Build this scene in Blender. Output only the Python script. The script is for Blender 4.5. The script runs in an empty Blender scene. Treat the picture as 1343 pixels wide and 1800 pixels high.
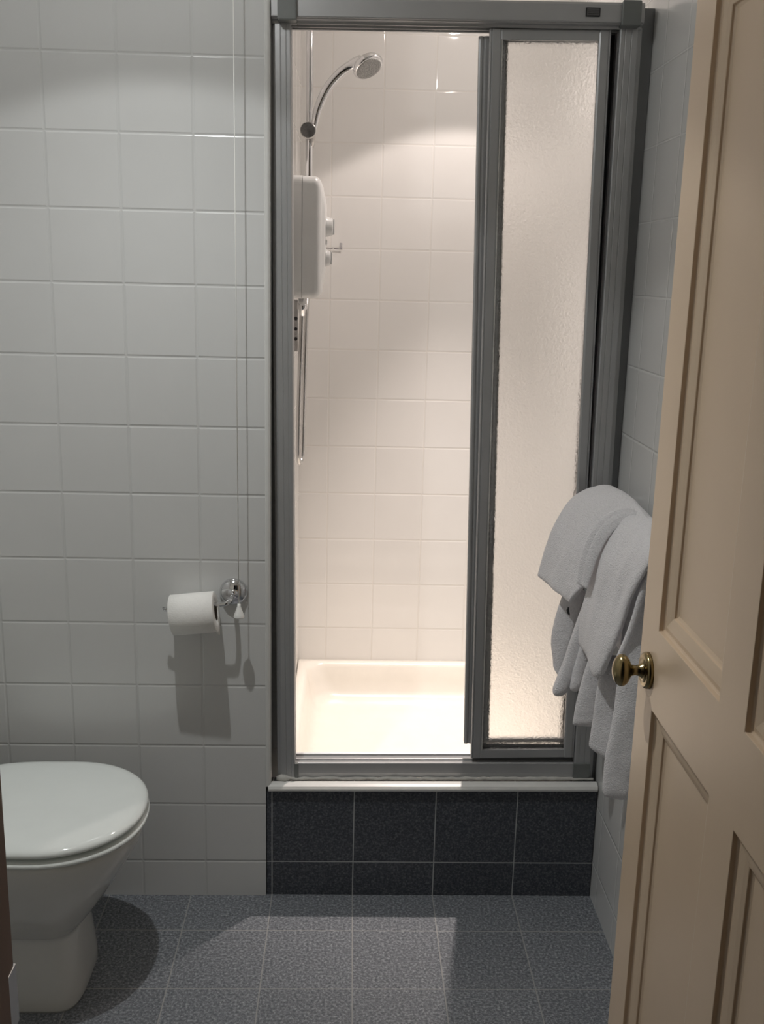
import bpy, bmesh, math, random
from mathutils import Vector, Matrix, Euler, noise

C = bpy.context.scene.collection
SC = bpy.context.scene
PI = math.pi

# ------------------------------------------------------------------ camera
# 1343 x 1800 photograph, focal length 1786 px, held in the doorway at eye height and tipped down 13 degrees
CAM = (-0.0083, -2.2703, 1.5284)
YAW, PITCH, ROLL, FOCAL = 0.0332, 0.2310, -0.0249, 1786.4


def camera_matrix():
    cy, sy, cp, sp = math.cos(YAW), math.sin(YAW), math.cos(PITCH), math.sin(PITCH)
    f = Vector((sy * cp, cy * cp, -sp))
    r = Vector((cy, -sy, 0))
    d = f.cross(r)
    cr, sr = math.cos(ROLL), math.sin(ROLL)
    r2 = r * cr + d * sr
    d2 = d * cr - r * sr
    m = Matrix.Identity(4)
    for i in range(3):
        m[i][0], m[i][1], m[i][2], m[i][3] = r2[i], -d2[i], -f[i], CAM[i]
    return m


cam_data = bpy.data.cameras.new('camera')
cam_data.sensor_fit = 'VERTICAL'
cam_data.sensor_height = 24.0
cam_data.lens = FOCAL / 1800 * 24.0
cam_data.clip_start = 0.02
cam = bpy.data.objects.new('camera', cam_data)
C.objects.link(cam)
cam.matrix_world = camera_matrix()
SC.camera = cam

SC.view_settings.view_transform = 'Standard'
SC.view_settings.look = 'None'
SC.view_settings.gamma = 1.0
SC.view_settings.use_curve_mapping = False
SC.view_settings.exposure = 0.0
SC.cycles.max_bounces = 14
SC.cycles.diffuse_bounces = 8
SC.cycles.transmission_bounces = 12
SC.cycles.use_denoising = True

world = bpy.data.worlds.new('world')
SC.world = world
world.use_nodes = True
world.node_tree.nodes['Background'].inputs[0].default_value = (0.85, 1.0, 0.98, 1)
world.node_tree.nodes['Background'].inputs[1].default_value = 0.003

# lamp settings: two recessed halogen downlights, one over the wall and WC, one inside the shower
ROOM_LAMP = dict(loc=(-0.41, -0.62, 2.375), colour=(0.99, 1.0, 0.99), wide=8.6, beam=30.0, spill=5.1, cut=109, beam_angle=104)
SHOWER_LAMP = dict(loc=(0.32, 0.53, 2.325), colour=(1.0, 0.875, 0.805), wide=13.0, beam=165.0, spill=2.4, cut=104.5, beam_angle=54)


# ------------------------------------------------------------------ small helpers
def tag(o, label=None, cat=None, group=None, kind=None):
    if label: o['label'] = label
    if cat: o['category'] = cat
    if group: o['group'] = group
    if kind: o['kind'] = kind
    return o


def empty(name, loc=(0, 0, 0)):
    o = bpy.data.objects.new(name, None)
    o.empty_display_size = 0.05
    o.location = loc
    C.objects.link(o)
    return o


def link(name, bm, m, parent=None, smooth=False, bevel=0.0, segs=2, sub=0, angle=35):
    bmesh.ops.recalc_face_normals(bm, faces=bm.faces[:])
    me = bpy.data.meshes.new(name)
    bm.to_mesh(me)
    bm.free()
    mats = m if isinstance(m, (list, tuple)) else [m]
    for x in mats: me.materials.append(x)
    o = bpy.data.objects.new(name, me)
    C.objects.link(o)
    if parent is not None:
        o.parent = parent
        # meshes are written in world coordinates: bring them into the parent's space
        base = parent
        off = Vector((0, 0, 0))
        while base is not None:
            off += Vector(base.location)
            base = base.parent
        me.transform(Matrix.Translation(-off))
    if smooth:
        for p in me.polygons: p.use_smooth = True
    if bevel:
        b = o.modifiers.new('bevel', 'BEVEL')
        b.width, b.segments, b.limit_method, b.angle_limit = bevel, segs, 'ANGLE', math.radians(angle)
        b.harden_normals = False
        for p in me.polygons: p.use_smooth = False
    if sub:
        s = o.modifiers.new('sub', 'SUBSURF')
        s.levels = s.render_levels = sub
    return o


def box(bm, x0, x1, y0, y1, z0, z1):
    v = [bm.verts.new(p) for p in ((x0, y0, z0), (x1, y0, z0), (x1, y1, z0), (x0, y1, z0),
                                   (x0, y0, z1), (x1, y0, z1), (x1, y1, z1), (x0, y1, z1))]
    for f in ((0, 3, 2, 1), (4, 5, 6, 7), (0, 1, 5, 4), (1, 2, 6, 5), (2, 3, 7, 6), (3, 0, 4, 7)):
        bm.faces.new([v[i] for i in f])
    return v


def box_obj(name, b, m, parent=None, bevel=0.0, **k):
    bm = bmesh.new()
    box(bm, *b)
    return link(name, bm, m, parent, bevel=bevel, **k)


def loft(bm, rings, cap0=True, cap1=True, closed=True):
    vs = [[bm.verts.new(p) for p in r] for r in rings]
    n = len(vs[0])
    for a, b in zip(vs, vs[1:]):
        for i in range(n if closed else n - 1):
            j = (i + 1) % n
            bm.faces.new((a[i], a[j], b[j], b[i]))
    if closed and cap0: bm.faces.new(vs[0][::-1])
    if closed and cap1: bm.faces.new(vs[-1])
    return vs


def frame_of(d):
    d = Vector(d).normalized()
    h = Vector((0, 0, 1)) if abs(d.z) < 0.9 else Vector((1, 0, 0))
    a = d.cross(h).normalized()
    return a, d.cross(a).normalized()


def lathe(bm, origin, axis, prof, n=32):
    """prof: (distance along axis, radius)"""
    o, ax = Vector(origin), Vector(axis).normalized()
    a, b = frame_of(ax)
    rings = []
    for t, r in prof:
        r = max(r, 0.0004)
        rings.append([o + ax * t + (a * math.cos(2 * PI * i / n) + b * math.sin(2 * PI * i / n)) * r for i in range(n)])
    loft(bm, rings)


def catmull(pts, n):
    pts = [Vector(p) for p in pts]
    P = [pts[0] * 2 - pts[1]] + pts + [pts[-1] * 2 - pts[-2]]
    out = []
    for i in range(1, len(P) - 2):
        for k in range(n):
            t = k / n
            p0, p1, p2, p3 = P[i - 1], P[i], P[i + 1], P[i + 2]
            out.append(0.5 * ((2 * p1) + (p2 - p0) * t + (2 * p0 - 5 * p1 + 4 * p2 - p3) * t * t + (3 * p1 - p0 - 3 * p2 + p3) * t ** 3))
    out.append(pts[-1])
    return out


def tube(bm, pts, r, n=12):
    pts = [Vector(p) for p in pts]
    rr = r if isinstance(r, (list, tuple)) else [r] * len(pts)
    rings = []
    prev = None
    for i, p in enumerate(pts):
        d = (pts[min(i + 1, len(pts) - 1)] - pts[max(i - 1, 0)]).normalized()
        if prev is None: a, b = frame_of(d)
        else:
            a = (prev - d * prev.dot(d)).normalized()
            b = d.cross(a)
        prev = a
        rings.append([p + (a * math.cos(2 * PI * k / n) + b * math.sin(2 * PI * k / n)) * rr[i] for k in range(n)])
    loft(bm, rings)


def profile_z(bm, pts, z0, z1):
    """extrude an XY outline along Z"""
    loft(bm, [[(x, y, z0) for x, y in pts], [(x, y, z1) for x, y in pts]])


# ------------------------------------------------------------------ materials
def new_mat(name):
    m = bpy.data.materials.new(name)
    m.use_nodes = True
    nt = m.node_tree
    return m, nt, nt.nodes['Principled BSDF']


def N(nt, typ, **k):
    n = nt.nodes.new(typ)
    for a, v in k.items(): setattr(n, a, v)
    return n


def math_node(nt, op, a, b=None, c=None):
    n = N(nt, 'ShaderNodeMath', operation=op)
    for i, x in enumerate((a, b, c)):
        if x is None: continue
        if isinstance(x, (int, float)): n.inputs[i].default_value = x
        else: nt.links.new(x, n.inputs[i])
    return n.outputs[0]


def noise_tex(nt, scale, detail=3, rough=0.55, vec=None):
    t = N(nt, 'ShaderNodeTexNoise')
    t.inputs['Scale'].default_value = scale
    t.inputs['Detail'].default_value = detail
    t.inputs['Roughness'].default_value = rough
    if vec is None:
        g = N(nt, 'ShaderNodeTexCoord')
        vec = g.outputs['Object']
    nt.links.new(vec, t.inputs['Vector'])
    return t.outputs['Fac']


def ramp(nt, fac, stops):
    r = N(nt, 'ShaderNodeValToRGB')
    e = r.color_ramp.elements
    e[0].position, e[0].color = stops[0][0], (*stops[0][1], 1)
    e[1].position, e[1].color = stops[-1][0], (*stops[-1][1], 1)
    for p, c in stops[1:-1]:
        x = e.new(p)
        x.color = (*c, 1)
    nt.links.new(fac, r.inputs[0])
    return r.outputs[0]


def mix(nt, fac, a, b):
    n = N(nt, 'ShaderNodeMix', data_type='RGBA')
    if isinstance(fac, float): n.inputs[0].default_value = fac
    else: nt.links.new(fac, n.inputs[0])
    for i, x in ((6, a), (7, b)):
        if isinstance(x, tuple): n.inputs[i].default_value = (*x, 1)
        else: nt.links.new(x, n.inputs[i])
    return n.outputs[2]


def bump(nt, bsdf, height, strength, dist):
    b = N(nt, 'ShaderNodeBump')
    b.inputs['Strength'].default_value = strength
    b.inputs['Distance'].default_value = dist
    nt.links.new(height, b.inputs['Height'])
    nt.links.new(b.outputs[0], bsdf.inputs['Normal'])


def simple(name, col, rough=0.4, metal=0.0, var=0.0, vscale=20, bmp=0.0, bscale=200, coat=0.0, **k):
    m, nt, p = new_mat(name)
    p.inputs['Roughness'].default_value = rough
    p.inputs['Metallic'].default_value = metal
    p.inputs['Coat Weight'].default_value = coat
    f = noise_tex(nt, vscale)
    lo = tuple(c * (1 - var) for c in col)
    hi = tuple(min(1, c * (1 + var)) for c in col)
    nt.links.new(ramp(nt, f, [(0.3, lo), (0.7, hi)]), p.inputs['Base Color'])
    if bmp:
        bump(nt, p, noise_tex(nt, bscale, 2), bmp, 0.002)
    for a, v in k.items(): p.inputs[a].default_value = v
    return m


def tile_mat(name, pitch, off, tile, grout, gw, rough, bump_h=0.0012, edge=0.006, speckle=None, grout_rough=0.7, var=0.02, zpitch=None):
    """square tiles laid on whichever way the surface faces; off = a grout crossing in x, y, z"""
    m, nt, p = new_mat(name)
    geo = N(nt, 'ShaderNodeNewGeometry')
    pos = N(nt, 'ShaderNodeSeparateXYZ')
    nt.links.new(geo.outputs['Position'], pos.inputs[0])
    nor = N(nt, 'ShaderNodeSeparateXYZ')
    nt.links.new(geo.outputs['True Normal'], nor.inputs[0])

    def axis(i):
        s = math_node(nt, 'SUBTRACT', pos.outputs[i], off[i])
        s = math_node(nt, 'DIVIDE', s, pitch)
        fl = math_node(nt, 'FLOOR', s)
        fr = math_node(nt, 'SUBTRACT', s, fl)
        d = math_node(nt, 'MINIMUM', fr, math_node(nt, 'SUBTRACT', 1.0, fr))
        d = math_node(nt, 'MULTIPLY', d, pitch)
        # not a joint across the axis this surface faces along
        face = math_node(nt, 'GREATER_THAN', math_node(nt, 'ABSOLUTE', nor.outputs[i]), 0.6)
        d = math_node(nt, 'ADD', d, face)
        return d, math_node(nt, 'MULTIPLY', fl, math_node(nt, 'SUBTRACT', 1.0, face))

    (dx, ix), (dy, iy), (dz, iz) = axis(0), axis(1), axis(2)
    d = math_node(nt, 'MINIMUM', math_node(nt, 'MINIMUM', dx, dy), dz)

    def sstep(a, b):
        r = N(nt, 'ShaderNodeMapRange', interpolation_type='SMOOTHSTEP')
        nt.links.new(d, r.inputs[0])
        r.inputs[1].default_value, r.inputs[2].default_value = a, b
        return r.outputs[0]

    body = sstep(gw * 0.5 - 0.0004, gw * 0.5 + 0.0004)
    wn = N(nt, 'ShaderNodeTexWhiteNoise', noise_dimensions='3D')
    cb = N(nt, 'ShaderNodeCombineXYZ')
    for i, x in enumerate((ix, iy, iz)): nt.links.new(x, cb.inputs[i])
    nt.links.new(cb.outputs[0], wn.inputs['Vector'])
    if speckle:
        f = noise_tex(nt, speckle[0], 4, 0.75, geo.outputs['Position'])
        base = ramp(nt, f, speckle[1])
    else:
        base = ramp(nt, noise_tex(nt, 9, 2, 0.5, geo.outputs['Position']),
                    [(0.3, tuple(c * 0.985 for c in tile)), (0.7, tile)])
    hsv = N(nt, 'ShaderNodeHueSaturation')
    nt.links.new(base, hsv.inputs['Color'])
    nt.links.new(math_node(nt, 'ADD', math_node(nt, 'MULTIPLY', wn.outputs['Value'], var), 1 - var * 0.5), hsv.inputs['Value'])
    nt.links.new(mix(nt, body, grout, hsv.outputs[0]), p.inputs['Base Color'])
    rr = N(nt, 'ShaderNodeMapRange')
    nt.links.new(body, rr.inputs[0])
    rr.inputs[3].default_value, rr.inputs[4].default_value = grout_rough, rough
    nt.links.new(rr.outputs[0], p.inputs['Roughness'])
    h = sstep(gw * 0.3, gw * 0.5 + edge)
    wob = noise_tex(nt, 14, 1, 0.4, geo.outputs['Position'])
    h = math_node(nt, 'ADD', h, math_node(nt, 'MULTIPLY', wob, 0.12 if not speckle else 0.05))
    if speckle:
        h = math_node(nt, 'ADD', h, math_node(nt, 'MULTIPLY', f, 0.12))
    bump(nt, p, h, 1.0, bump_h)
    return m


ROW = 0.1551
M = {}
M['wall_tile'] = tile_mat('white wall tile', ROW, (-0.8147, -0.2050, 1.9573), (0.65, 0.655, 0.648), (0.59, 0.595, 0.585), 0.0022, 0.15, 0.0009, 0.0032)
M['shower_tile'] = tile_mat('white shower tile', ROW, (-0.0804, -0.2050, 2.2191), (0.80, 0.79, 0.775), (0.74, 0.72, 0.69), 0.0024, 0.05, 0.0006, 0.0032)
M['step_tile'] = tile_mat('dark speckled step tile', 0.202, (-0.1855, 5.0, 0.0932), (0.05, 0.05, 0.055), (0.40, 0.41, 0.41), 0.0026, 0.45, 0.0003, 0.002,
                          speckle=(190, [(0.30, (0.026, 0.029, 0.036)), (0.5, (0.060, 0.066, 0.080)), (0.70, (0.17, 0.18, 0.20))]), var=0.12)
M['floor_tile'] = tile_mat('grey speckled floor tile', 0.202, (-0.1855, -0.1401, 5.0), (0.15, 0.15, 0.16), (0.33, 0.33, 0.32), 0.0026, 0.42, 0.0003, 0.002,
                           speckle=(165, [(0.32, (0.060, 0.068, 0.080)), (0.5, (0.165, 0.176, 0.195)), (0.68, (0.42, 0.44, 0.46))]), var=0.1)
M['ceiling'] = simple('white ceiling paint', (0.80, 0.80, 0.78), 0.8, bmp=0.05)
M['alu'] = simple('satin grey aluminium', (0.47, 0.475, 0.48), 0.42, 0.6, 0.04, 8)
M['alu_dark'] = simple('shadow gap grey aluminium', (0.22, 0.225, 0.23), 0.45, 0.7, 0.05, 8)
M['matt_black'] = simple('plain matt black', (0.02, 0.02, 0.022), 0.6)
M['plate_border'] = simple('grey print on maker plate', (0.11, 0.11, 0.11), 0.5)
M['cap'] = simple('grey plastic corner cap', (0.17, 0.18, 0.175), 0.38, 0.0, 0.05, 30)
M['white_trim'] = simple('white plastic trim', (0.70, 0.70, 0.68), 0.3, var=0.03)
M['sealant'] = simple('old white sealant', (0.50, 0.49, 0.46), 0.55, var=0.12, vscale=60, bmp=0.3, bscale=90)
M['tray'] = simple('cream acrylic shower tray', (0.85, 0.815, 0.75), 0.22, var=0.015)
M['ceramic'] = simple('white glazed ceramic', (0.66, 0.66, 0.63), 0.09, var=0.01, coat=0.3)
M['seat_plastic'] = simple('white gloss seat plastic', (0.82, 0.86, 0.84), 0.07, var=0.01)
M['plastic'] = simple('white moulded plastic', (0.74, 0.75, 0.75), 0.3, var=0.01)
M['chrome'] = simple('polished chrome', (0.72, 0.72, 0.73), 0.07, 1.0, 0.02)
M['chrome_soft'] = simple('brushed chrome', (0.56, 0.55, 0.54), 0.25, 1.0, 0.05)
M['nozzle'] = simple('grey rubber spray nozzles', (0.36, 0.36, 0.35), 0.5, 0.2, 0.5, 380, 0.8, 420)
M['dark_plastic'] = simple('dark grey slider knob', (0.085, 0.085, 0.085), 0.35, 0.3, 0.2, 200)
M['brass'] = simple('aged brass', (0.31, 0.245, 0.125), 0.22, 1.0, 0.22, 30)
M['paint'] = simple('cream gloss door paint', (0.68, 0.525, 0.375), 0.34, var=0.025, vscale=5, bmp=0.04, bscale=60)
M['jamb'] = simple('brown shaded door lining', (0.22, 0.14, 0.105), 0.5, var=0.06, vscale=6)  # brown carries the shade on a cream painted lining
M['wall_paint'] = simple('off white wall paint', (0.62, 0.60, 0.55), 0.7)
M['paper'] = simple('white tissue paper', (0.86, 0.85, 0.82), 0.9, var=0.015, vscale=60, bmp=0.35, bscale=260)
M['card'] = simple('shaded brown card core', (0.10, 0.08, 0.065), 0.9, var=0.1)  # shade inside the hollow core is put into this dark brown
M['cord'] = simple('white nylon cord', (0.86, 0.86, 0.83), 0.6)
M['clear'] = simple('clear plastic', (0.9, 0.9, 0.92), 0.12, **{'Transmission Weight': 0.85, 'IOR': 1.2})
M['grey_pin'] = simple('dull grey pin', (0.30, 0.29, 0.30), 0.5, 0.4)
M['tag'] = simple('dark cloth loop', (0.03, 0.03, 0.03), 0.8)


def towel_mat():
    m, nt, p = new_mat('white terry cloth')
    p.inputs['Roughness'].default_value = 0.95
    p.inputs['Sheen Weight'].default_value = 0.1
    p.inputs['Sheen Roughness'].default_value = 0.6
    f = noise_tex(nt, 330, 3, 0.7)
    nt.links.new(ramp(nt, f, [(0.25, (0.80, 0.79, 0.81)), (0.6, (0.95, 0.94, 0.96))]), p.inputs['Base Color'])
    bump(nt, p, f, 1.0, 0.004)
    return m


M['towel'] = towel_mat()


def glass_mat():
    m, nt, p = new_mat('obscured dimpled glass')
    p.inputs['Base Color'].default_value = (0.995, 0.990, 0.980, 1)
    p.inputs['Transmission Weight'].default_value = 1.0
    p.inputs['Roughness'].default_value = 0.30
    p.inputs['IOR'].default_value = 1.35
    bump(nt, p, noise_tex(nt, 190, 2, 0.5), 0.55, 0.0028)
    return m


M['glass'] = glass_mat()


def emit_mat(name, col, s):
    m, nt, p = new_mat(name)
    p.inputs['Base Color'].default_value = (*col, 1)
    p.inputs['Emission Color'].default_value = (*col, 1)
    p.inputs['Emission Strength'].default_value = s
    return m


# ------------------------------------------------------------------ lamps
CEIL = 2.40


def downlight(label, spec):
    x, y, z = spec['loc']
    zb = z + 0.025                # rim of the fitting; a short housing carries it if the rim hangs below the ceiling
    t = empty('ceiling_downlight', (x, y, CEIL))
    tag(t, label, 'ceiling light', 'recessed downlights')
    bm = bmesh.new()
    lathe(bm, (x, y, zb + 0.001), (0, 0, -1), [(zb - CEIL, 0.030), (zb - CEIL, 0.045), (0.006, 0.045), (0.009, 0.041), (0.009, 0.032), (0.002, 0.030)], 40)
    link('bezel', bm, M['chrome'], t, smooth=True)
    bm = bmesh.new()
    lathe(bm, (x, y, zb - 0.0005), (0, 0, -1), [(0, 0.029), (0.003, 0.029), (0.006, 0.02), (0.007, 0.0)], 32)
    link('bulb', bm, emit_mat('lamp glow ' + label[:6], spec['colour'], 8), t, smooth=True)
    for nm, kind, e, ang, bl in (('wide_beam', 'SPOT', spec['wide'], math.radians(spec['cut']), 0.13), ('narrow_beam', 'SPOT', spec['beam'], math.radians(spec['beam_angle']), 1.0), ('spill', 'POINT', spec['spill'], 0, 0)):
        l = bpy.data.lights.new(nm, kind)
        l.energy, l.color, l.shadow_soft_size = e, spec['colour'], 0.014
        if kind == 'SPOT': l.spot_size, l.spot_blend = ang, bl
        o = bpy.data.objects.new(nm, l)
        o.parent = t
        o.location = (0, 0, z - CEIL)
        C.objects.link(o)


downlight('round chrome downlight in the ceiling above the pull cord and WC', ROOM_LAMP)
downlight('round chrome downlight in the ceiling over the shower tray', SHOWER_LAMP)

# ------------------------------------------------------------------ room shell
XR, XL = 0.620, -1.12           # right and left room walls
YB = 0.984                      # back of the shower
YD0, YD1 = -1.62, -1.50         # door wall
XSL = -0.173                    # shower's left inner wall
HW = 0.004                      # face of the tiled step


def shell(name, b, m, bevel=0.0):
    return tag(box_obj(name, b, m, bevel=bevel), kind='structure')


shell('floor', (-1.3, 0.9, -3.3, 0.06, -0.08, 0.0), M['floor_tile'])
shell('ceiling', (-1.3, 0.75, -1.62, 1.15, CEIL, CEIL + 0.06), M['ceiling'])
shell('wall_back', (XL, -0.200, 0.0, 0.085, 0.0, CEIL), M['wall_tile'])
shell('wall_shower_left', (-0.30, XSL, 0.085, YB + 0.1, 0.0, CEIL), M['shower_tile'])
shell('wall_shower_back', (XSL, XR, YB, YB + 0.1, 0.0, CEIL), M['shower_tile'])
shell('wall_right', (XR, XR + 0.1, YD0, YB + 0.1, 0.0, CEIL), M['wall_tile'])
shell('wall_left', (XL - 0.1, XL, YD0, 0.085, 0.0, CEIL), M['wall_tile'])
shell('wall_front_left', (XL - 0.1, -0.322, YD0, YD1, 0.0, CEIL), M['wall_paint'])
shell('wall_front_right', (0.462, XR + 0.1, YD0, YD1, 0.0, CEIL), M['wall_paint'])
shell('wall_front_top', (-0.322, 0.462, YD0, YD1, 2.03, CEIL), M['wall_paint'])

# rounded tile edging at the corner beside the shower frame
bm = bmesh.new()
profile_z(bm, [(-0.2005, 0.004), (-0.2005, -0.0012), (-0.1985, -0.0022), (-0.1935, -0.0020), (-0.1895, 0.0008), (-0.1880, 0.006), (-0.1880, 0.03), (-0.2005, 0.03)], 0.30, CEIL)
tag(link('trim_1', bm, M['white_trim'], bevel=0.0008), kind='structure')

# door lining with strike plate
bm = bmesh.new()
box(bm, -0.322, -0.290, YD0 - 0.01, YD1, 0.0, 2.03)
box(bm, -0.290, -0.278, YD0 - 0.01, YD1 - 0.045, 0.0, 2.0)
trim = tag(link('trim_2', bm, M['jamb'], bevel=0.0015), kind='structure')
bm = bmesh.new()
box(bm, -0.2915, -0.2885, YD1 - 0.040, YD1 + 0.0015, 0.885, 0.942)
link('strike_plate', bm, M['chrome_soft'], trim, bevel=0.0008)
bm = bmesh.new()
box(bm, 0.4625, 0.490, YD0 - 0.01, YD1 - 0.09, 0.0, 2.03)
box(bm, -0.322, 0.490, YD0 - 0.01, YD1 - 0.06, 1.995, 2.03)
tag(link('trim_3', bm, M['jamb'], bevel=0.0015), kind='structure')

# ------------------------------------------------------------------ tiled step under the shower door
bm = bmesh.new()
v = box(bm, -0.1985, XR - 0.0015, HW, 0.072, 0.0, 0.290)
for q in v:
    if q.co.z > 0.1: q.co.z = 0.2872 + (q.co.x + 0.2) * 0.0082
step = link('shower_step', bm, M['step_tile'], bevel=0.0012)
tag(step, 'dark speckled tiled step below the shower door, with pale grout lines', 'step')
bm = bmesh.new()
for i in range(2):
    pass
rings = []
for x in (-0.1945, -0.15, 0.1, 0.4, 0.6165):
    z = 0.2875 + (x + 0.2) * 0.0082
    rings.append([(x, HW - 0.0105 + 0.0, z + 0.003), (x, HW - 0.011, z + 0.009), (x, HW - 0.008, z + 0.0145), (x, HW - 0.001, z + 0.018), (x, HW + 0.012, z + 0.019), (x, HW + 0.012, z + 0.0005), (x, HW - 0.006, z + 0.0005)])
loft(bm, rings)
tr = link('edging_strip', bm, M['white_trim'], step, smooth=False, bevel=0.0012)
tr['label'] = 'white rounded plastic edging along the top of the step'
random.seed(5)
pts, rad = [], []
for i in range(70):
    x = -0.176 + 0.786 * i / 69
    pts.append((x, 0.0235 + random.uniform(-.0012, .0012), 0.3085 + (x + 0.2) * 0.0082 + random.uniform(-.0008, .0012)))
    rad.append(0.0048 * random.uniform(0.75, 1.2) * (1.9 if i in (1, 2) else 1))
bm = bmesh.new()
tube(bm, pts, rad, 8)
sl = link('sealant_bead', bm, M['sealant'], step, smooth=True)
sl['label'] = 'uneven strip of sealant behind the white edging'

# ------------------------------------------------------------------ shower tray
bm = bmesh.new()


def rrect(x0, x1, y0, y1, r, z, n=8):
    out = []
    for cx, cy, a0 in ((x1 - r, y1 - r, 0), (x0 + r, y1 - r, 90), (x0 + r, y0 + r, 180), (x1 - r, y0 + r, 270)):
        for k in range(n + 1):
            a = math.radians(a0 + 90 * k / n)
            out.append((cx + r * math.cos(a), cy + r * math.sin(a), z))
    return out


tx0, tx1, ty0, ty1 = XSL + 0.0015, XR - 0.0015, 0.0735, YB - 0.0015
zr = 0.246
rings = [rrect(tx0, tx1, ty0, ty1, 0.004, 0.02), rrect(tx0, tx1, ty0, ty1, 0.004, zr - 0.004), rrect(tx0 + 0.003, tx1 - 0.003, ty0 + 0.003, ty1 - 0.003, 0.006, zr)]
for ins, dz, r in ((0.024, 0.0, 0.05), (0.030, -0.003, 0.055), (0.036, -0.014, 0.06), (0.044, -0.055, 0.07), (0.052, -0.090, 0.08), (0.064, -0.106, 0.085), (0.085, -0.114, 0.09), (0.14, -0.117, 0.10), (0.25, -0.121, 0.10)):
    rings.append(rrect(tx0 + ins, tx1 - ins, ty0 + ins, ty1 - ins, r, zr + dz))
loft(bm, rings)
tray = link('shower_tray', bm, M['tray'], smooth=True)
tag(tray, 'cream shower tray brightly lit behind the dark tiled step', 'shower tray')
bm = bmesh.new()
lathe(bm, (0.22, 0.30, zr - 0.1215), (0, 0, 1), [(0, 0.044), (0.003, 0.044), (0.005, 0.038), (0.003, 0.02), (0.003, 0.0)], 32)
link('drain', bm, M['chrome'], tray, smooth=True)

# ------------------------------------------------------------------ shower enclosure
PX, PZ = -0.130, 0.357
LEAN = -0.010
enc = empty('shower_enclosure', (PX, 0.0, PZ))
enc.rotation_euler = (0, LEAN, 0)
tag(enc, 'grey aluminium shower door frame with two frosted panels slid to the right', 'shower door')
ZT = PZ + 1.679                 # underside of the header
Z0 = PZ - 0.046                 # bottom of the sill


def upright(x0, x1, mirror):
    """x0 wall side, x1 opening side"""
    w = x1 - x0
    s = [(0.00, 0.085), (0.00, 0.040), (0.006, 0.040), (0.006, 0.034), (0.0105, 0.034), (0.0105, 0.0262), (0.0215, 0.0255), (0.022, 0.0265), (0.0230, 0.0265), (0.0235, 0.0252),
         (0.0335, 0.0250), (0.034, 0.0260), (0.035, 0.0260), (0.0355, 0.0250), (0.0425, 0.0250), (0.0445, 0.0275), (0.0445, 0.0365), (0.0415, 0.0365), (0.0415, 0.0500), (0.0445, 0.0500), (0.0445, 0.085)]
    k = w / 0.0445
    return [(x0 + a * k, y) for a, y in s]


bm = bmesh.new()
profile_z(bm, upright(PX - 0.0447, PX - 0.0002, False), Z0, ZT + 0.002)
link('upright', bm, M['alu'], enc, bevel=0.0006)
bm = bmesh.new()
profile_z(bm, upright(PX + 0.7405, PX + 0.6905, True), Z0 - 0.0215, ZT + 0.002)
link('upright', bm, M['alu'], enc, bevel=0.0006)
# wall channel that fills the gap to the tiles on the right
bm = bmesh.new()
rings = []
for z in (Z0 - 0.0215, ZT + 0.042):
    x1 = XR - 0.0008 + 0.010 * (z - PZ)      # follows the plumb wall while the frame leans
    rings.append([(PX + 0.7395, 0.046, z), (x1, 0.046, z), (x1, 0.085, z), (PX + 0.7395, 0.085, z)])
loft(bm, rings)
link('wall_channel', bm, M['alu_dark'], enc)
# header rail: a closed box with a lower lip, rising slightly to the right
bm = bmesh.new()
hp = [(0.0085, 0.0015), (0.0075, 0.004), (0.0070, 0.036), (0.010, 0.041), (0.075, 0.042), (0.082, 0.038), (0.082, -0.006), (0.078, -0.009), (0.0705, -0.009), (0.0705, 0.002), (0.052, 0.002), (0.052, -0.009), (0.0485, -0.009), (0.0485, 0.002), (0.030, 0.002), (0.030, -0.0075), (0.0265, -0.0075), (0.0255, -0.002), (0.0125, -0.001), (0.012, 0.0015)]
rings = []
for x in (PX - 0.040, PX + 0.735):
    dz = (x - PX) * 0.004
    rings.append([(x, y, ZT + z + dz) for y, z in hp])
loft(bm, rings)
link('header_rail', bm, M['alu'], enc, bevel=0.0008)
# corner caps
for nm, x0, x1, dz in (('cap', PX - 0.0265, PX + 0.013, 0.0), ('cap', PX + 0.6865, PX + 0.7265, 0.003)):
    o = box_obj('corner_cap', (x0, x1, -0.002, 0.084, ZT - 0.006 + dz, ZT + 0.0435 + dz), M['cap'], enc, bevel=0.003, segs=3)
    o['label'] = 'grey plastic end cap of the header rail'
# maker's plate: a dark border, a grey field and two rows of tiny illegible print
plate = box_obj('maker_plate', (PX + 0.6115, PX + 0.6415, 0.0045, 0.0085, ZT + 0.0145, ZT + 0.0315), M['matt_black'], enc, bevel=0.0006)
plate['label'] = 'small dark rectangular maker plate on the header rail'
bm = bmesh.new()
box(bm, PX + 0.6137, PX + 0.6393, 0.0040, 0.0050, ZT + 0.0166, ZT + 0.0294)
link('plate_face', bm, M['plate_border'], plate)
bm = bmesh.new()
random.seed(3)
for row, z in enumerate((0.0258, 0.0222, 0.0192)):
    x = PX + 0.6155
    while x < PX + 0.637:
        w = random.uniform(0.0009, 0.0022)
        box(bm, x, x + w, 0.0036, 0.0046, ZT + z, ZT + z + 0.0011)
        x += w + 0.0007
link('print', bm, M['matt_black'], plate)
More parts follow.
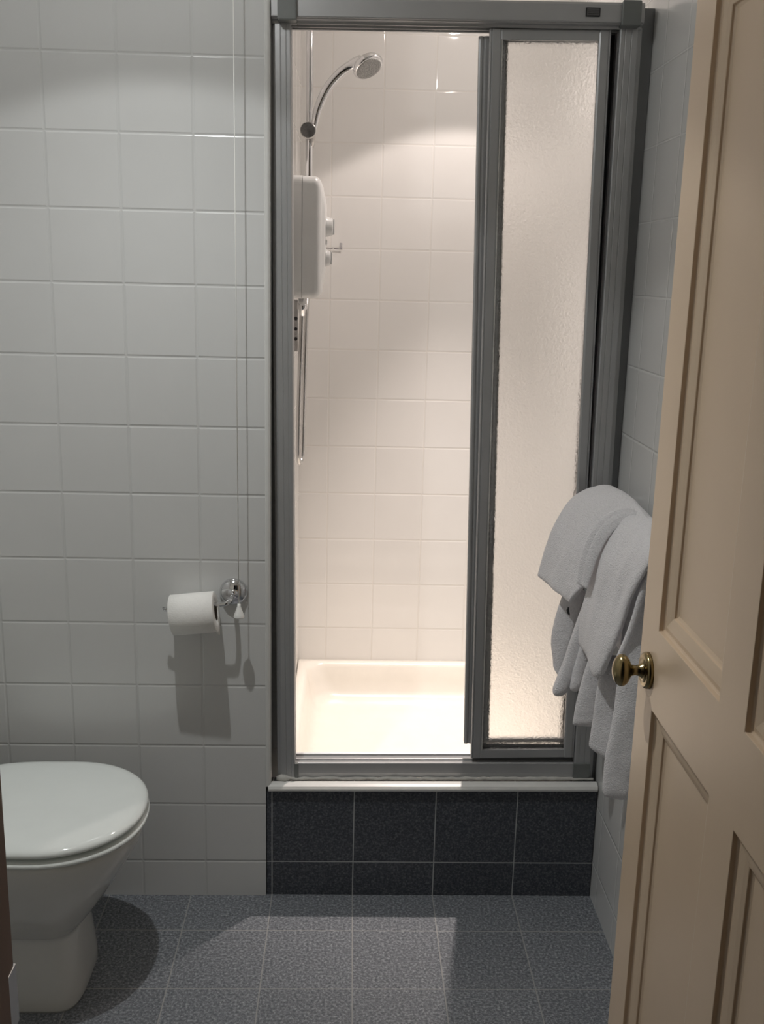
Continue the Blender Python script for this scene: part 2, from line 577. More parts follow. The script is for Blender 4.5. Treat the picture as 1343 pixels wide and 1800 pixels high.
# sill rail
bm = bmesh.new()
sp = [(0.0262, -0.046), (0.0262, -0.038), (0.0255, -0.034), (0.0255, -0.0090), (0.0275, -0.0065), (0.0310, -0.0065), (0.0320, -0.012), (0.0500, -0.012), (0.0500, -0.0075), (0.0535, -0.0075), (0.0535, -0.012), (0.074, -0.012), (0.074, -0.006), (0.078, -0.004), (0.082, -0.006), (0.082, -0.046)]
loft(bm, [[(x, y, PZ + z) for y, z in sp] for x in (PX - 0.002, PX + 0.692)])
link('sill_rail', bm, M['alu'], enc, bevel=0.0007)
box_obj('light_block_lip', (PX + 0.440, PX + 0.690, 0.0497, 0.0533, PZ - 0.0110, PZ + 0.0330), M['alu_dark'], enc)  # added lip, hides the bright gap below the sliding panels
for x0, x1 in ((PX - 0.0015, PX + 0.0075), (PX + 0.688, PX + 0.730)):
    box_obj('corner_block', (x0, x1, 0.0215, 0.032, Z0 + 0.0005, PZ - 0.0065), M['cap'], enc, bevel=0.0015)


def sliding_panel(label, x0, x1, y0, y1, z0, z1, lean, sw=0.026, rw=0.0215, lw=None, es=None):
    lw = lw or sw
    es = es or sw
    r = empty('sliding_panel', (0, 0, 0))
    r.parent = enc
    r.location = (x0 - PX, 0, z0 - PZ)
    r.rotation_euler = (0, lean, 0)
    r['label'] = label
    ym = (y0 + y1) / 2
    st = [(0, y1), (0, y0 + .002), (.0015, y0), (.0035, y0), (.004, y0 + .002), (.0055, y0 + .002), (.006, y0), (sw - .004, y0), (sw - .001, y0 + .002), (sw, ym - .003), (sw, ym + .003), (sw - .001, y1)]
    for s in (0, 1):
        bm = bmesh.new()
        k, e = lw / sw, es / sw
        profile_z(bm, [(x0 + a * k, y) if not s else (x1 - a * e, y) for a, y in st], z0, z1)
        link('stile', bm, M['alu'], r, bevel=0.0005)
    for za, zb in ((z0, z0 + rw), (z1 - rw, z1)):
        box_obj('rail', (x0 + lw - 0.001, x1 - es + 0.001, y0 + 0.001, y1 - 0.001, za, zb), M['alu'], r, bevel=0.001)
    # thin white seal between pane and stile
    box_obj('glazing_bead', (x0 + lw - 0.0005, x0 + lw + 0.0022, y0 + 0.001, ym - 0.0025, z0 + rw, z1 - rw), M['sealant'], r)
    g = box_obj('frosted_pane', (x0 + lw - 0.004, x1 - es + 0.004, ym - 0.002, ym + 0.002, z0 + rw - 0.004, z1 - rw + 0.004), M['glass'], r)
    g['label'] = 'frosted dimpled pane'
    return r


sliding_panel('front sliding panel with a frosted pane', PX + 0.4335, PX + 0.6905, 0.0330, 0.0470, PZ + 0.002, PZ + 1.6725, -0.0100)
sliding_panel('rear sliding panel, its edge showing left of the front one', PX + 0.4180, PX + 0.6935, 0.0560, 0.0700, PZ + 0.030, PZ + 1.6625, -0.0130, lw=0.060, es=0.013, rw=0.012)
bs = box_obj('light_block_strip', (PX + 0.664, PX + 0.694, 0.0715, 0.0840, PZ - 0.006, ZT), M['matt_black'], enc)  # added strip, blocks light leaking between the panels and the right upright
bs['label'] = 'added black strip blocking light through the gap'

# ------------------------------------------------------------------ electric shower
uy0, uy1, uz0, uz1 = 0.335, 0.545, 1.460, 1.757
unit = empty('electric_shower', (XSL, 0.44, 1.46))
tag(unit, 'white electric shower heater box on the left shower wall', 'electric shower')


def rounded_yz(x, y0, y1, z0, z1, r, n=6):
    return [(x, a, b) for a, b, _ in [(p[0], p[1], 0) for p in rrect(y0, y1, z0, z1, r, 0, n)]]


bm = bmesh.new()
loft(bm, [rounded_yz(XSL + 0.001, uy0, uy1, uz0, uz1, 0.022), rounded_yz(XSL + 0.036, uy0, uy1, uz0, uz1, 0.022)])
link('back_plate', bm, M['plastic'], unit, bevel=0.0015)
bm = bmesh.new()
rings = []
for x, ins, r in ((0.0368, 0.0, 0.022), (0.0378, 0.0006, 0.022), (0.066, 0.0008, 0.023), (0.074, 0.003, 0.025), (0.080, 0.009, 0.028), (0.0835, 0.017, 0.03)):
    rings.append(rounded_yz(XSL + x, uy0 + ins, uy1 - ins, uz0 + ins, uz1 - ins, r))
# shallow bulge of the front carrying the controls
for x, iz, iy in ((0.0845, 0.030, 0.022), (0.090, 0.056, 0.030), (0.0925, 0.075, 0.040)):
    rings.append(rounded_yz(XSL + x, uy0 + iy, uy1 - iy, uz0 + iz, uz1 - iz * 0.8, 0.03))
loft(bm, rings)
link('cover', bm, M['plastic'], unit, smooth=True)
for z, r, h in ((1.640, 0.024, 0.019), (1.562, 0.020, 0.014)):
    bm = bmesh.new()
    lathe(bm, (XSL + 0.0915, 0.44, z), (1, 0, 0), [(0, r + 0.002), (0.003, r + 0.002), (0.005, r), (h - 0.003, r * 0.9), (h, r * 0.72), (h + 0.0005, 0.0)], 28)
    k = link('control_knob', bm, M['plastic'], unit, smooth=True)
    bm = bmesh.new()
    box(bm, XSL + 0.0915 + h - 0.002, XSL + 0.0915 + h + 0.004, 0.437, 0.443, z - r * 0.8, z + r * 0.8)
    link('grip', bm, M['plastic'], k, bevel=0.0015)
box_obj('start_button', (XSL + 0.091, XSL + 0.0965, 0.425, 0.455, 1.595, 1.608), M['plastic'], unit, bevel=0.002)
bm = bmesh.new()
lathe(bm, (-0.140, 0.435, 1.464), (0, 0, -1), [(0, 0.010), (0.016, 0.010), (0.017, 0.0125), (0.032, 0.0125), (0.034, 0.009), (0.05, 0.0075)], 20)
link('hose_outlet', bm, M['chrome'], unit, smooth=True)

# ------------------------------------------------------------------ riser rail
RY, RX = 0.655, -0.1345
rail = empty('shower_riser_rail', (XSL, RY, 1.30))
tag(rail, 'upright chrome rail on the shower wall behind the heater box', 'shower rail')
bm = bmesh.new()
lathe(bm, (RX, RY, 1.485), (0, 0, 1), [(0, 0.0085), (0.003, 0.0098), (0.78, 0.0098), (0.783, 0.0085)], 24)
link('rail', bm, M['chrome'], rail, smooth=True)
for z in (2.235, 1.50):
    bm = bmesh.new()
    lathe(bm, (XSL + 0.001, RY, z), (1, 0, 0), [(0, 0.019), (0.004, 0.019), (0.007, 0.011), (0.045, 0.011), (0.05, 0.0098)], 24)
    link('wall_bracket', bm, M['chrome'], rail, smooth=True)
bm = bmesh.new()
lathe(bm, (RX, RY - 0.003, 1.893), (0, -1, 0), [(-0.02, 0.012), (0.0, 0.015), (0.012, 0.019), (0.030, 0.0205), (0.054, 0.0215), (0.057, 0.0195), (0.058, 0.0)], 28)
sld = link('slider', bm, M['chrome_soft'], rail, smooth=True)
bm = bmesh.new()
lathe(bm, (RX, RY - 0.0605, 1.893), (0, -1, 0), [(0, 0.0200), (0.003, 0.0195), (0.0045, 0.017), (0.005, 0.0)], 28)
o = link('clamp_knob', bm, M['dark_plastic'], sld, smooth=True)
o['label'] = 'round dark clamp knob'

# small ribbed chrome bracket under the heater box, close to the wall
wb = empty('hose_bracket', (XSL, 0.56, 1.31))
tag(wb, 'short chrome bracket with dark slots just below the heater box', 'bracket')
box_obj('plate', (XSL + 0.0006, XSL + 0.0145, 0.585, 0.605, 1.310, 1.452), M['chrome_soft'], wb, bevel=0.002)
for z in (1.345, 1.372, 1.40):
    bm = bmesh.new()
    lathe(bm, (XSL + 0.0085, 0.5856, z), (0, -1, 0), [(0, 0.005), (0.002, 0.005), (0.0025, 0.0)], 14)
    link('slot', bm, M['matt_black'], wb)

# ------------------------------------------------------------------ hand shower and hose
HY = 0.617
hs = empty('hand_shower', (RX, HY, 1.90))
tag(hs, 'chrome hand shower with curved handle held high on the riser rail', 'shower head')
hp_ = [(-0.1215, 0.612, 1.888), (-0.1195, 0.612, 1.907), (-0.1085, 0.61, 1.952), (-0.0855, 0.608, 2.000), (-0.0545, 0.605, 2.036), (-0.022, 0.600, 2.058), (0.004, 0.594, 2.066)]
pts = catmull(hp_, 6)
rad = []
for i in range(len(pts)):
    t = i / (len(pts) - 1)
    rad.append(0.0072 + 0.0055 * math.sin(min(t * 1.5, 1) * PI * 0.5) + 0.006 * max(0, t - 0.8) * 5 * 0.8)
bm = bmesh.new()
tube(bm, pts, rad, 18)
link('handle', bm, M['chrome'], hs, smooth=True)
hd = Vector((0.42, -0.42, -0.80)).normalized()
ho = Vector((0.020, 0.600, 2.058))
bm = bmesh.new()
lathe(bm, ho - hd * 0.020, hd, [(-0.004, 0.0), (-0.003, 0.014), (0.002, 0.026), (0.010, 0.036), (0.018, 0.0415), (0.025, 0.0420), (0.029, 0.0395), (0.0295, 0.036)], 40)
head = link('head', bm, M['chrome'], hs, smooth=True)
bm = bmesh.new()
lathe(bm, ho - hd * 0.020, hd, [(0.026, 0.037), (0.0305, 0.036), (0.0315, 0.030), (0.032, 0.0)], 40)
fc = link('spray_face', bm, M['nozzle'], head, smooth=True)
fc['label'] = 'speckled grey spray face'
hz = [(-0.140, 0.435, 1.435), (-0.1415, 0.436, 1.38), (-0.1465, 0.445, 1.22), (-0.1500, 0.458, 1.07), (-0.1490, 0.475, 1.022), (-0.1445, 0.492, 1.016), (-0.1410, 0.508, 1.035), (-0.1400, 0.520, 1.09),
      (-0.1385, 0.548, 1.24), (-0.1355, 0.585, 1.42), (-0.1350, 0.677, 1.53), (-0.1350, 0.679, 1.70), (-0.1350, 0.677, 1.83), (-0.1240, 0.648, 1.868), (-0.1215, 0.612, 1.889)]
bm = bmesh.new()
tube(bm, catmull(hz, 14), 0.0064, 12)
o = link('hose', bm, M['chrome_soft'], hs, smooth=True)
o['label'] = 'brushed metal hose hanging in a narrow loop'

# little hook on the back wall beside the heater box
hk = empty('clear_wall_hook', (-0.065, YB, 1.60))
tag(hk, 'tiny clear hook with grey pin on the back shower wall', 'hook')
box_obj('backing', (-0.052, -0.044, YB - 0.002, YB - 0.0003, 1.598, 1.616), M['clear'], hk, bevel=0.001)
bm = bmesh.new()
tube(bm, [(-0.098, YB - 0.006, 1.5995), (-0.0735, YB - 0.006, 1.5985)], 0.0015, 8)
tube(bm, [(-0.070, YB - 0.006, 1.5985), (-0.044, YB - 0.006, 1.597)], 0.0016, 8)
link('pin', bm, M['grey_pin'], hk, smooth=True)

# ------------------------------------------------------------------ pull cord
pc = empty('pull_cord_switch', (-0.257, -0.058, CEIL))
tag(pc, 'white pull cord hanging down to a small bell in front of the chrome disc', 'pull cord')
bm = bmesh.new()
lathe(bm, (-0.257, -0.058, CEIL), (0, 0, -1), [(0, 0.04), (0.014, 0.04), (0.022, 0.034), (0.026, 0.012), (0.034, 0.006), (0.036, 0.0)], 32)
link('switch_housing', bm, M['plastic'], pc, smooth=True)
bm = bmesh.new()
tube(bm, [(-0.257, -0.058, 2.37), (-0.2565, -0.058, 1.6), (-0.2555, -0.058, 0.782)], 0.0010, 8)
link('cord', bm, M['cord'], pc, smooth=True)
bm = bmesh.new()
lathe(bm, (-0.2555, -0.058, 0.787), (0, 0, -1), [(0, 0.0035), (0.006, 0.004), (0.010, 0.0055), (0.024, 0.0105), (0.030, 0.0125), (0.0325, 0.0120), (0.033, 0.0)], 24)
o = link('bell', bm, M['cord'], pc, smooth=True)

# ------------------------------------------------------------------ toilet roll holder and roll
ax = Vector((-1, 0.09, -0.135)).normalized()
th = empty('toilet_roll_holder', (-0.2735, 0.0, 0.798))
tag(th, 'chrome toilet roll holder with round domed wall disc', 'toilet roll holder')
bm = bmesh.new()
lathe(bm, (-0.2735, -0.0005, 0.798), (0, -1, 0), [(0, 0.0325), (0.005, 0.0325), (0.009, 0.0305), (0.015, 0.024), (0.019, 0.014), (0.0205, 0.009), (0.022, 0.0085)], 40)
link('wall_disc', bm, M['chrome'], th, smooth=True)
rc = Vector((-0.358, -0.060, 0.7785))
start = rc - ax * 0.066
arm = catmull([(-0.2735, -0.018, 0.797), (-0.2745, -0.046, 0.796), (-0.2800, -0.062, 0.7925), tuple(start + Vector((0, 0, 0.0005))), tuple(rc), tuple(rc + ax * 0.061), tuple(rc + ax * 0.067 + Vector((0, 0, 0.004)))], 8)
bm = bmesh.new()
tube(bm, arm, [0.0052] * (len(arm) - 4) + [0.0056, 0.0062, 0.0062, 0.005], 14)
link('arm', bm, M['chrome'], th, smooth=True)

# roll hangs on the arm, so its centre sits below it
roll = empty('toilet_roll', tuple(rc))
tag(roll, 'white toilet paper roll hanging on the chrome holder', 'toilet roll')
ctr = rc + Vector((0, 0.003, -0.0158))
R_o, R_i, L2 = 0.0468, 0.0205, 0.0515
e1 = Vector((0, 1, 0)); e2 = ax.cross(e1).normalized()
if e2.z < 0: e2 = -e2


def ring_at(t, r, n=48):
    return [ctr + ax * t + (e1 * math.cos(2 * PI * i / n) + e2 * math.sin(2 * PI * i / n)) * r * (1 + 0.006 * math.sin(3 * 2 * PI * i / n)) for i in range(n)]


bm = bmesh.new()
rs = [ring_at(-L2, R_i + 0.001), ring_at(-L2 - .0003, R_o * 0.8), ring_at(-L2, R_o - 0.002), ring_at(-L2 + 0.001, R_o), ring_at(0, R_o + 0.0003), ring_at(L2 - 0.001, R_o), ring_at(L2, R_o - 0.002), ring_at(L2 + .0003, R_o * 0.8), ring_at(L2, R_i + 0.001)]
vs = [[bm.verts.new(p) for p in r] for r in rs]
for a, b in zip(vs, vs[1:] + vs[:1]):
    for i in range(48):
        j = (i + 1) % 48
        bm.faces.new((a[i], a[j], b[j], b[i]))
link('paper', bm, M['paper'], roll, smooth=True, angle=30)
# loose end of the sheet: a short torn tail under the back of the roll
bm = bmesh.new()
nn = 24
rows = []
for k in range(6):
    row = []
    for i in range(nn + 1):
        t = -L2 + 2 * L2 * i / nn
        a = math.radians(-62 + (-4) * 0)
        p = ctr + ax * t + (e1 * math.cos(a) + e2 * math.sin(a)) * (R_o + 0.0008)
        drop = k / 5 * (0.010 + 0.012 * max(0.0, (4 - i) / 4) + 0.0015 * math.sin(i * 1.9))
        p += Vector((0, -0.15, -1)) * drop
        row.append(bm.verts.new(p))
    rows.append(row)
for a, b in zip(rows, rows[1:]):
    for i in range(nn): bm.faces.new((a[i], a[i + 1], b[i + 1], b[i]))
o = link('loose_sheet', bm, M['paper'], roll, smooth=True)
s = o.modifiers.new('thick', 'SOLIDIFY'); s.thickness = 0.0008
bm = bmesh.new()
vs = [[bm.verts.new(p) for p in r] for r in (ring_at(-L2 + .0008, R_i + 0.0012), ring_at(L2 - .0008, R_i + 0.0012), ring_at(L2 - .0008, R_i - 0.0005), ring_at(-L2 + .0008, R_i - 0.0005))]
for a, b in zip(vs, vs[1:] + vs[:1]):
    for i in range(48):
        j = (i + 1) % 48
        bm.faces.new((a[i], a[j], b[j], b[i]))
o = link('card_core', bm, M['card'], roll, smooth=True)
o['label'] = 'dark hollow card core'

# ------------------------------------------------------------------ toilet
TY = -0.300
wc = empty('toilet', (-0.70, TY, 0.0))
tag(wc, 'white ceramic toilet with closed lid at the left edge', 'toilet')


def egg(xf, xb, hw, z, n=56, dy=0.0, pf=2.15, pb=2.7, xc=None):
    """plan outline: rounded nose towards +x"""
    xc = -0.625 if xc is None else xc
    out = []
    for i in range(n):
        a = 2 * PI * i / n
        c, s = math.cos(a), math.sin(a)
        p = pf if c >= 0 else pb
        rx = (xf - xc) if c >= 0 else (xc - xb)
        out.append((xc + rx * math.copysign(abs(c) ** (2 / p), c), TY + dy + hw * math.copysign(abs(s) ** (2 / p), s), z))
    return out


bm = bmesh.new()
rings = [egg(-0.5605, -1.00, 0.1180, 0.0, pf=3.6, pb=6), egg(-0.5590, -1.00, 0.119, 0.006, pf=3.6, pb=6), egg(-0.5610, -1.00, 0.1165, 0.03, pf=3.5, pb=6), egg(-0.565, -1.00, 0.111, 0.09, pf=3.1, pb=6), egg(-0.569, -1.00, 0.106, 0.150, pf=2.6, pb=6), egg(-0.569, -1.00, 0.106, 0.166, pf=2.5, pb=6)]
for xf, hw, z in ((-0.562, 0.108, 0.1685), (-0.555, 0.111, 0.172), (-0.538, 0.121, 0.194), (-0.513, 0.136, 0.228), (-0.487, 0.153, 0.268), (-0.462, 0.169, 0.310), (-0.443, 0.182, 0.345), (-0.4365, 0.186, 0.366), (-0.4355, 0.187, 0.378), (-0.440, 0.183, 0.382)):
    rings.append(egg(xf, -1.00, hw, z, pf=2.2 if z > 0.2 else 2.4, pb=4))
loft(bm, rings)
link('bowl', bm, M['ceramic'], wc, smooth=True)
bm = bmesh.new()
loft(bm, [egg(-0.4345, -0.875, 0.187, 0.3840, pb=3.2), egg(-0.4275, -0.88, 0.194, 0.3855, pb=3.2), egg(-0.4255, -0.88, 0.196, 0.389, pb=3.2), egg(-0.4265, -0.88, 0.195, 0.393, pb=3.2), egg(-0.431, -0.88, 0.1905, 0.3958, pb=3.2), egg(-0.440, -0.875, 0.182, 0.3965, pb=3.2)]) 
link('seat', bm, M['seat_plastic'], wc, smooth=True)
bm = bmesh.new()
loft(bm, [egg(-0.450, -0.865, 0.172, 0.3968, pb=3.2), egg(-0.4405, -0.873, 0.182, 0.4035, pb=3.2), egg(-0.4325, -0.88, 0.1905, 0.4055, pb=3.2), egg(-0.4285, -0.88, 0.1935, 0.4085, pb=3.2), egg(-0.428, -0.88, 0.194, 0.4120, pb=3.2), egg(-0.4295, -0.88, 0.1925, 0.4160, pb=3.2), egg(-0.434, -0.878, 0.188, 0.4197, pb=3.2), egg(-0.442, -0.872, 0.180, 0.4225, pb=3.2), egg(-0.458, -0.862, 0.166, 0.4246, pb=3.0), egg(-0.50, -0.83, 0.13, 0.4262, pb=2.8), egg(-0.56, -0.76, 0.07, 0.4270, pb=2.4)])
link('lid', bm, M['seat_plastic'], wc, smooth=True)
for s in (-0.07, 0.07):
    bm = bmesh.new()
    tube(bm, [(-0.895, TY + s - 0.018, 0.403), (-0.895, TY + s + 0.018, 0.403)], 0.011, 14)
    link('hinge', bm, M['chrome'], wc, smooth=True)
bm = bmesh.new()
loft(bm, [rrect(-1.105, -0.905, TY - 0.19, TY + 0.19, 0.035, 0.384), rrect(-1.108, -0.895, TY - 0.2, TY + 0.2, 0.035, 0.72)])
link('cistern', bm, M['ceramic'], wc, bevel=0.004)
bm = bmesh.new()
loft(bm, [rrect(-1.112, -0.888, TY - 0.206, TY + 0.206, 0.035, 0.7205), rrect(-1.112, -0.888, TY - 0.206, TY + 0.206, 0.035, 0.748)])
link('cistern_lid', bm, M['ceramic'], wc, bevel=0.005, segs=3)

# ------------------------------------------------------------------ towel rail
tr_ = empty('towel_rail', (XR, -0.3, 1.035))
tag(tr_, 'chrome towel rail on the right wall, mostly hidden under the white towels', 'towel rail')
bm = bmesh.new()
tube(bm, [(0.565, -0.022, 1.036), (0.565, -0.60, 1.036)], 0.008, 16)
link('bar', bm, M['chrome'], tr_, smooth=True)
for y in (-0.024, -0.595):
    bm = bmesh.new()
    lathe(bm, (XR - 0.0005, y, 1.036), (-1, 0, 0), [(0, 0.021), (0.004, 0.021), (0.008, 0.012), (0.045, 0.011), (0.060, 0.012), (0.066, 0.009), (0.067, 0.0)], 24)
    link('bracket', bm, M['chrome'], tr_, smooth=True)

# ------------------------------------------------------------------ towels
TOWEL_A1 = [[[0.536, -0.035, 1.066], [0.492, -0.04, 1.04], [0.462, -0.045, 0.988], [0.439, -0.05, 0.919], [0.423, -0.055, 0.863]], [[0.551, -0.1, 1.078], [0.503, -0.1, 1.038], [0.477, -0.1, 0.98], [0.456, -0.1, 0.914], [0.44, -0.1, 0.857]], [[0.565, -0.16, 1.075], [0.519, -0.16, 1.03], [0.49, -0.16, 0.974], [0.471, -0.16, 0.912], [0.455, -0.16, 0.852]], [[0.582, -0.22, 1.067], [0.54, -0.21, 1.021], [0.508, -0.21, 0.971], [0.486, -0.2, 0.905], [0.471, -0.19, 0.844]], [[0.594, -0.33, 1.059], [0.558, -0.28, 1.019], [0.521, -0.26, 0.961], [0.496, -0.23, 0.902], [0.473, -0.2, 0.85]]]
TOWEL_B1 = [[[0.576, -0.26, 1.051], [0.545, -0.25, 1.04], [0.521, -0.24, 0.998], [0.507, -0.235, 0.953], [0.5, -0.23, 0.902], [0.489, -0.23, 0.839], [0.486, -0.23, 0.764]], [[0.586, -0.33, 1.052], [0.556, -0.32, 1.038], [0.532, -0.31, 0.999], [0.517, -0.305, 0.956], [0.508, -0.3, 0.9], [0.497, -0.3, 0.838], [0.493, -0.3, 0.755]], [[0.587, -0.42, 1.053], [0.559, -0.41, 1.038], [0.539, -0.4, 1.001], [0.526, -0.39, 0.958], [0.515, -0.38, 0.896], [0.504, -0.37, 0.827], [0.492, -0.36, 0.744]], [[0.59, -0.5, 1.052], [0.559, -0.5, 1.041], [0.545, -0.48, 1.008], [0.533, -0.46, 0.957], [0.522, -0.44, 0.894], [0.51, -0.42, 0.828], [0.498, -0.39, 0.76]]]
FOLD_B0 = [[[0.611, -0.23, 1.045], [0.578, -0.23, 1.06], [0.548, -0.23, 1.058], [0.522, -0.23, 1.044], [0.503, -0.23, 1.022], [0.488, -0.23, 0.989], [0.478, -0.23, 0.951], [0.474, -0.23, 0.905]], [[0.608, -0.245, 1.031], [0.578, -0.245, 1.043], [0.554, -0.245, 1.039], [0.532, -0.245, 1.024], [0.514, -0.245, 0.999], [0.5, -0.245, 0.965], [0.491, -0.245, 0.931], [0.483, -0.245, 0.9]]]
FOLD_B3 = [[[0.55, -0.46, 0.996], [0.538, -0.46, 0.952], [0.529, -0.46, 0.906], [0.519, -0.46, 0.867], [0.508, -0.46, 0.834]], [[0.558, -0.46, 0.98], [0.547, -0.46, 0.935], [0.537, -0.46, 0.892], [0.528, -0.46, 0.855], [0.518, -0.46, 0.83]]]
FOLD_A2 = [[[0.527, -0.19, 0.941], [0.505, -0.19, 0.864], [0.484, -0.19, 0.786], [0.466, -0.19, 0.713], [0.448, -0.19, 0.654]], [[0.553, -0.2, 0.938], [0.532, -0.2, 0.861], [0.515, -0.2, 0.783], [0.499, -0.2, 0.711], [0.483, -0.2, 0.654]]]
FOLD_A3 = [[[0.487, -0.1, 0.868], [0.471, -0.1, 0.821], [0.459, -0.1, 0.767], [0.456, -0.1, 0.719], [0.467, -0.1, 0.678]], [[0.52, -0.13, 0.851], [0.51, -0.13, 0.811], [0.5, -0.13, 0.764], [0.491, -0.13, 0.71], [0.479, -0.13, 0.655]]]
FOLD_A4 = [[[0.505, -0.21, 0.813], [0.494, -0.21, 0.748], [0.483, -0.21, 0.695], [0.48, -0.21, 0.668]], [[0.52, -0.22, 0.816], [0.519, -0.22, 0.752], [0.515, -0.22, 0.699], [0.506, -0.22, 0.668]]]
FOLD_C1 = [[[0.506, -0.27, 0.771], [0.491, -0.27, 0.707], [0.481, -0.27, 0.648], [0.478, -0.27, 0.613]], [[0.546, -0.29, 0.779], [0.542, -0.29, 0.709], [0.534, -0.29, 0.651], [0.525, -0.29, 0.618]]]
FOLD_C2 = [[[0.517, -0.33, 0.782], [0.508, -0.33, 0.713], [0.504, -0.33, 0.644], [0.501, -0.33, 0.595]], [[0.575, -0.36, 0.782], [0.57, -0.36, 0.696], [0.56, -0.36, 0.626], [0.544, -0.36, 0.574]]]
FOLD_C3 = [[[0.538, -0.4, 0.967], [0.531, -0.4, 0.88], [0.529, -0.4, 0.797], [0.527, -0.4, 0.719], [0.523, -0.4, 0.651], [0.516, -0.4, 0.589], [0.516, -0.4, 0.526]], [[0.602, -0.43, 0.977], [0.599, -0.43, 0.891], [0.595, -0.43, 0.81], [0.591, -0.43, 0.733], [0.586, -0.43, 0.666], [0.581, -0.43, 0.599], [0.575, -0.43, 0.535]]]



def drape(bm, cols, nu, nv, thick, back_x, back_z, wr, seed):
    """sheet over the rail: cols run from far to near, each from the ridge down to the hem"""
    full = []
    for c in cols:
        top = Vector(c[0])
        b = [Vector((back_x, top.y, back_z)), Vector((back_x - 0.002, top.y, (back_z + top.z) / 2)), Vector((min(back_x - 0.008, top.x + 0.03), top.y, top.z - 0.016))]
        full.append(catmull(b + [Vector(p) for p in c], nv))
    rows = []
    for i in range(len(full[0])):
        rows.append(catmull([f[i] for f in full], nu))
    nr, nc = len(rows), len(rows[0])
    front, rear = [], []
    for i in range(nr):
        fr, re = [], []
        for j in range(nc):
            p = rows[i][j]
            du = rows[i][min(j + 1, nc - 1)] - rows[i][max(j - 1, 0)]
            dv = rows[min(i + 1, nr - 1)][j] - rows[max(i - 1, 0)][j]
            n = du.cross(dv).normalized()
            q = p + Vector((seed, 0, 0))
            w = noise.noise(Vector((q.x * 18, q.y * 22, q.z * 7))) * wr + noise.noise(q * 60) * wr * 0.25
            ex, ey = min(j, nc - 1 - j), min(i, nr - 1 - i)
            e = min(ex, ey, 3) / 3.0
            h = thick * (0.35 + 0.65 * math.sqrt(max(0.0, 1 - (1 - e) ** 2)))
            fr.append(bm.verts.new(p + n * (w + h * 0.5)))
            re.append(bm.verts.new(p + n * (w - h * 0.5)))
        front.append(fr); rear.append(re)
    for i in range(nr - 1):
        for j in range(nc - 1):
            bm.faces.new((front[i][j], front[i][j + 1], front[i + 1][j + 1], front[i + 1][j]))
            bm.faces.new((rear[i][j], rear[i + 1][j], rear[i + 1][j + 1], rear[i][j + 1]))
    for i in range(nr - 1):
        for j in (0, nc - 1):
            bm.faces.new((front[i][j], front[i + 1][j], rear[i + 1][j], rear[i][j]))
    for j in range(nc - 1):
        for i in (0, nr - 1):
            bm.faces.new((front[i][j], front[i][j + 1], rear[i][j + 1], rear[i][j]))


def fold(bm, LR, thick, seed, wr=0.0015, flat=0.8, n=20, bottom=True, top=False, power=2.3):
    """a flattened roll of cloth between a left and a right edge line"""
    L, Rr = catmull(LR[0], 7), catmull(LR[1], 7)
    m = len(L)
    rings = []

    def ring(c, w, nrm, k, th):
        out = []
        kw = flat + (1 - flat) * k
        for i in range(n):
            a = 2 * PI * i / n
            ca, sa = math.cos(a), math.sin(a)
            p = c + w * kw * math.copysign(abs(ca) ** (2 / power), ca) + nrm * th * k * math.copysign(abs(sa) ** (2 / power), sa)
            q = p + Vector((seed, seed * 0.3, 0))
            p = p + nrm * (noise.noise(Vector((q.x * 25, q.y * 25, q.z * 11))) * wr + noise.noise(q * 70) * wr * 0.4)
            out.append(p)
        return out
    for i in range(m):
        c, w = (L[i] + Rr[i]) * 0.5, (Rr[i] - L[i]) * 0.5
        d = ((L[min(i + 1, m - 1)] + Rr[min(i + 1, m - 1)]) - (L[max(i - 1, 0)] + Rr[max(i - 1, 0)])).normalized()
        nrm = w.cross(d).normalized()
        if i == 0 and top:
            for t in (0.97, 0.8, 0.5): rings.append(ring(c - d * thick * t, w, nrm, math.sqrt(1 - t * t), thick))
        rings.append(ring(c, w, nrm, 1.0, thick))
    if bottom:
        for t in (0.35, 0.62, 0.83, 0.96): rings.append(ring(c + d * thick * 1.3 * t, w, nrm, math.sqrt(1 - t * t), thick))
    loft(bm, rings)


bm = bmesh.new()
drape(bm, TOWEL_A1, 8, 6, 0.013, 0.600, 0.72, 0.0055, 1.3)
fold(bm, FOLD_A2, 0.019, 4.1, 0.003, 0.15)
fold(bm, FOLD_A3, 0.010, 6.2, 0.003)
fold(bm, FOLD_A4, 0.014, 7.7, 0.002, 0.2)
ta = link('towel', bm, M['towel'], smooth=True, sub=1)
tag(ta, 'white terry towel at the far end of the rail, nearest the shower frame', 'towel', 'white towels on the rail')
bm = bmesh.new()
tube(bm, [(0.4740, -0.170, 0.828), (0.4725, -0.172, 0.822), (0.4745, -0.172, 0.815), (0.4775, -0.170, 0.810)], [0.0015, 0.003, 0.0028, 0.001], 8)
o = link('hanging_loop', bm, M['tag'], ta, smooth=True)
o['label'] = 'tiny dark loop'

bm = bmesh.new()
drape(bm, TOWEL_B1, 8, 6, 0.016, 0.606, 0.62, 0.007, 9.2)
for off, th, sd in (((-0.004, -0.014, 0.008), 0.0040, 2.2), ((0.004, -0.030, 0.007), 0.0040, 2.9)):
    fold(bm, [[tuple(Vector(p) + Vector(off)) for p in side] for side in FOLD_B0], th, sd, 0.0008)
fold(bm, FOLD_B3, 0.006, 3.9, 0.001)
fold(bm, FOLD_C1, 0.013, 5.5, 0.003)
fold(bm, FOLD_C2, 0.014, 8.3, 0.004)
fold(bm, FOLD_C3, 0.020, 10.4, 0.006, 0.5)
tb = link('towel', bm, M['towel'], smooth=True, sub=1)
tag(tb, 'thick white towel nearest the door, draped over and hanging lowest', 'towel', 'white towels on the rail')

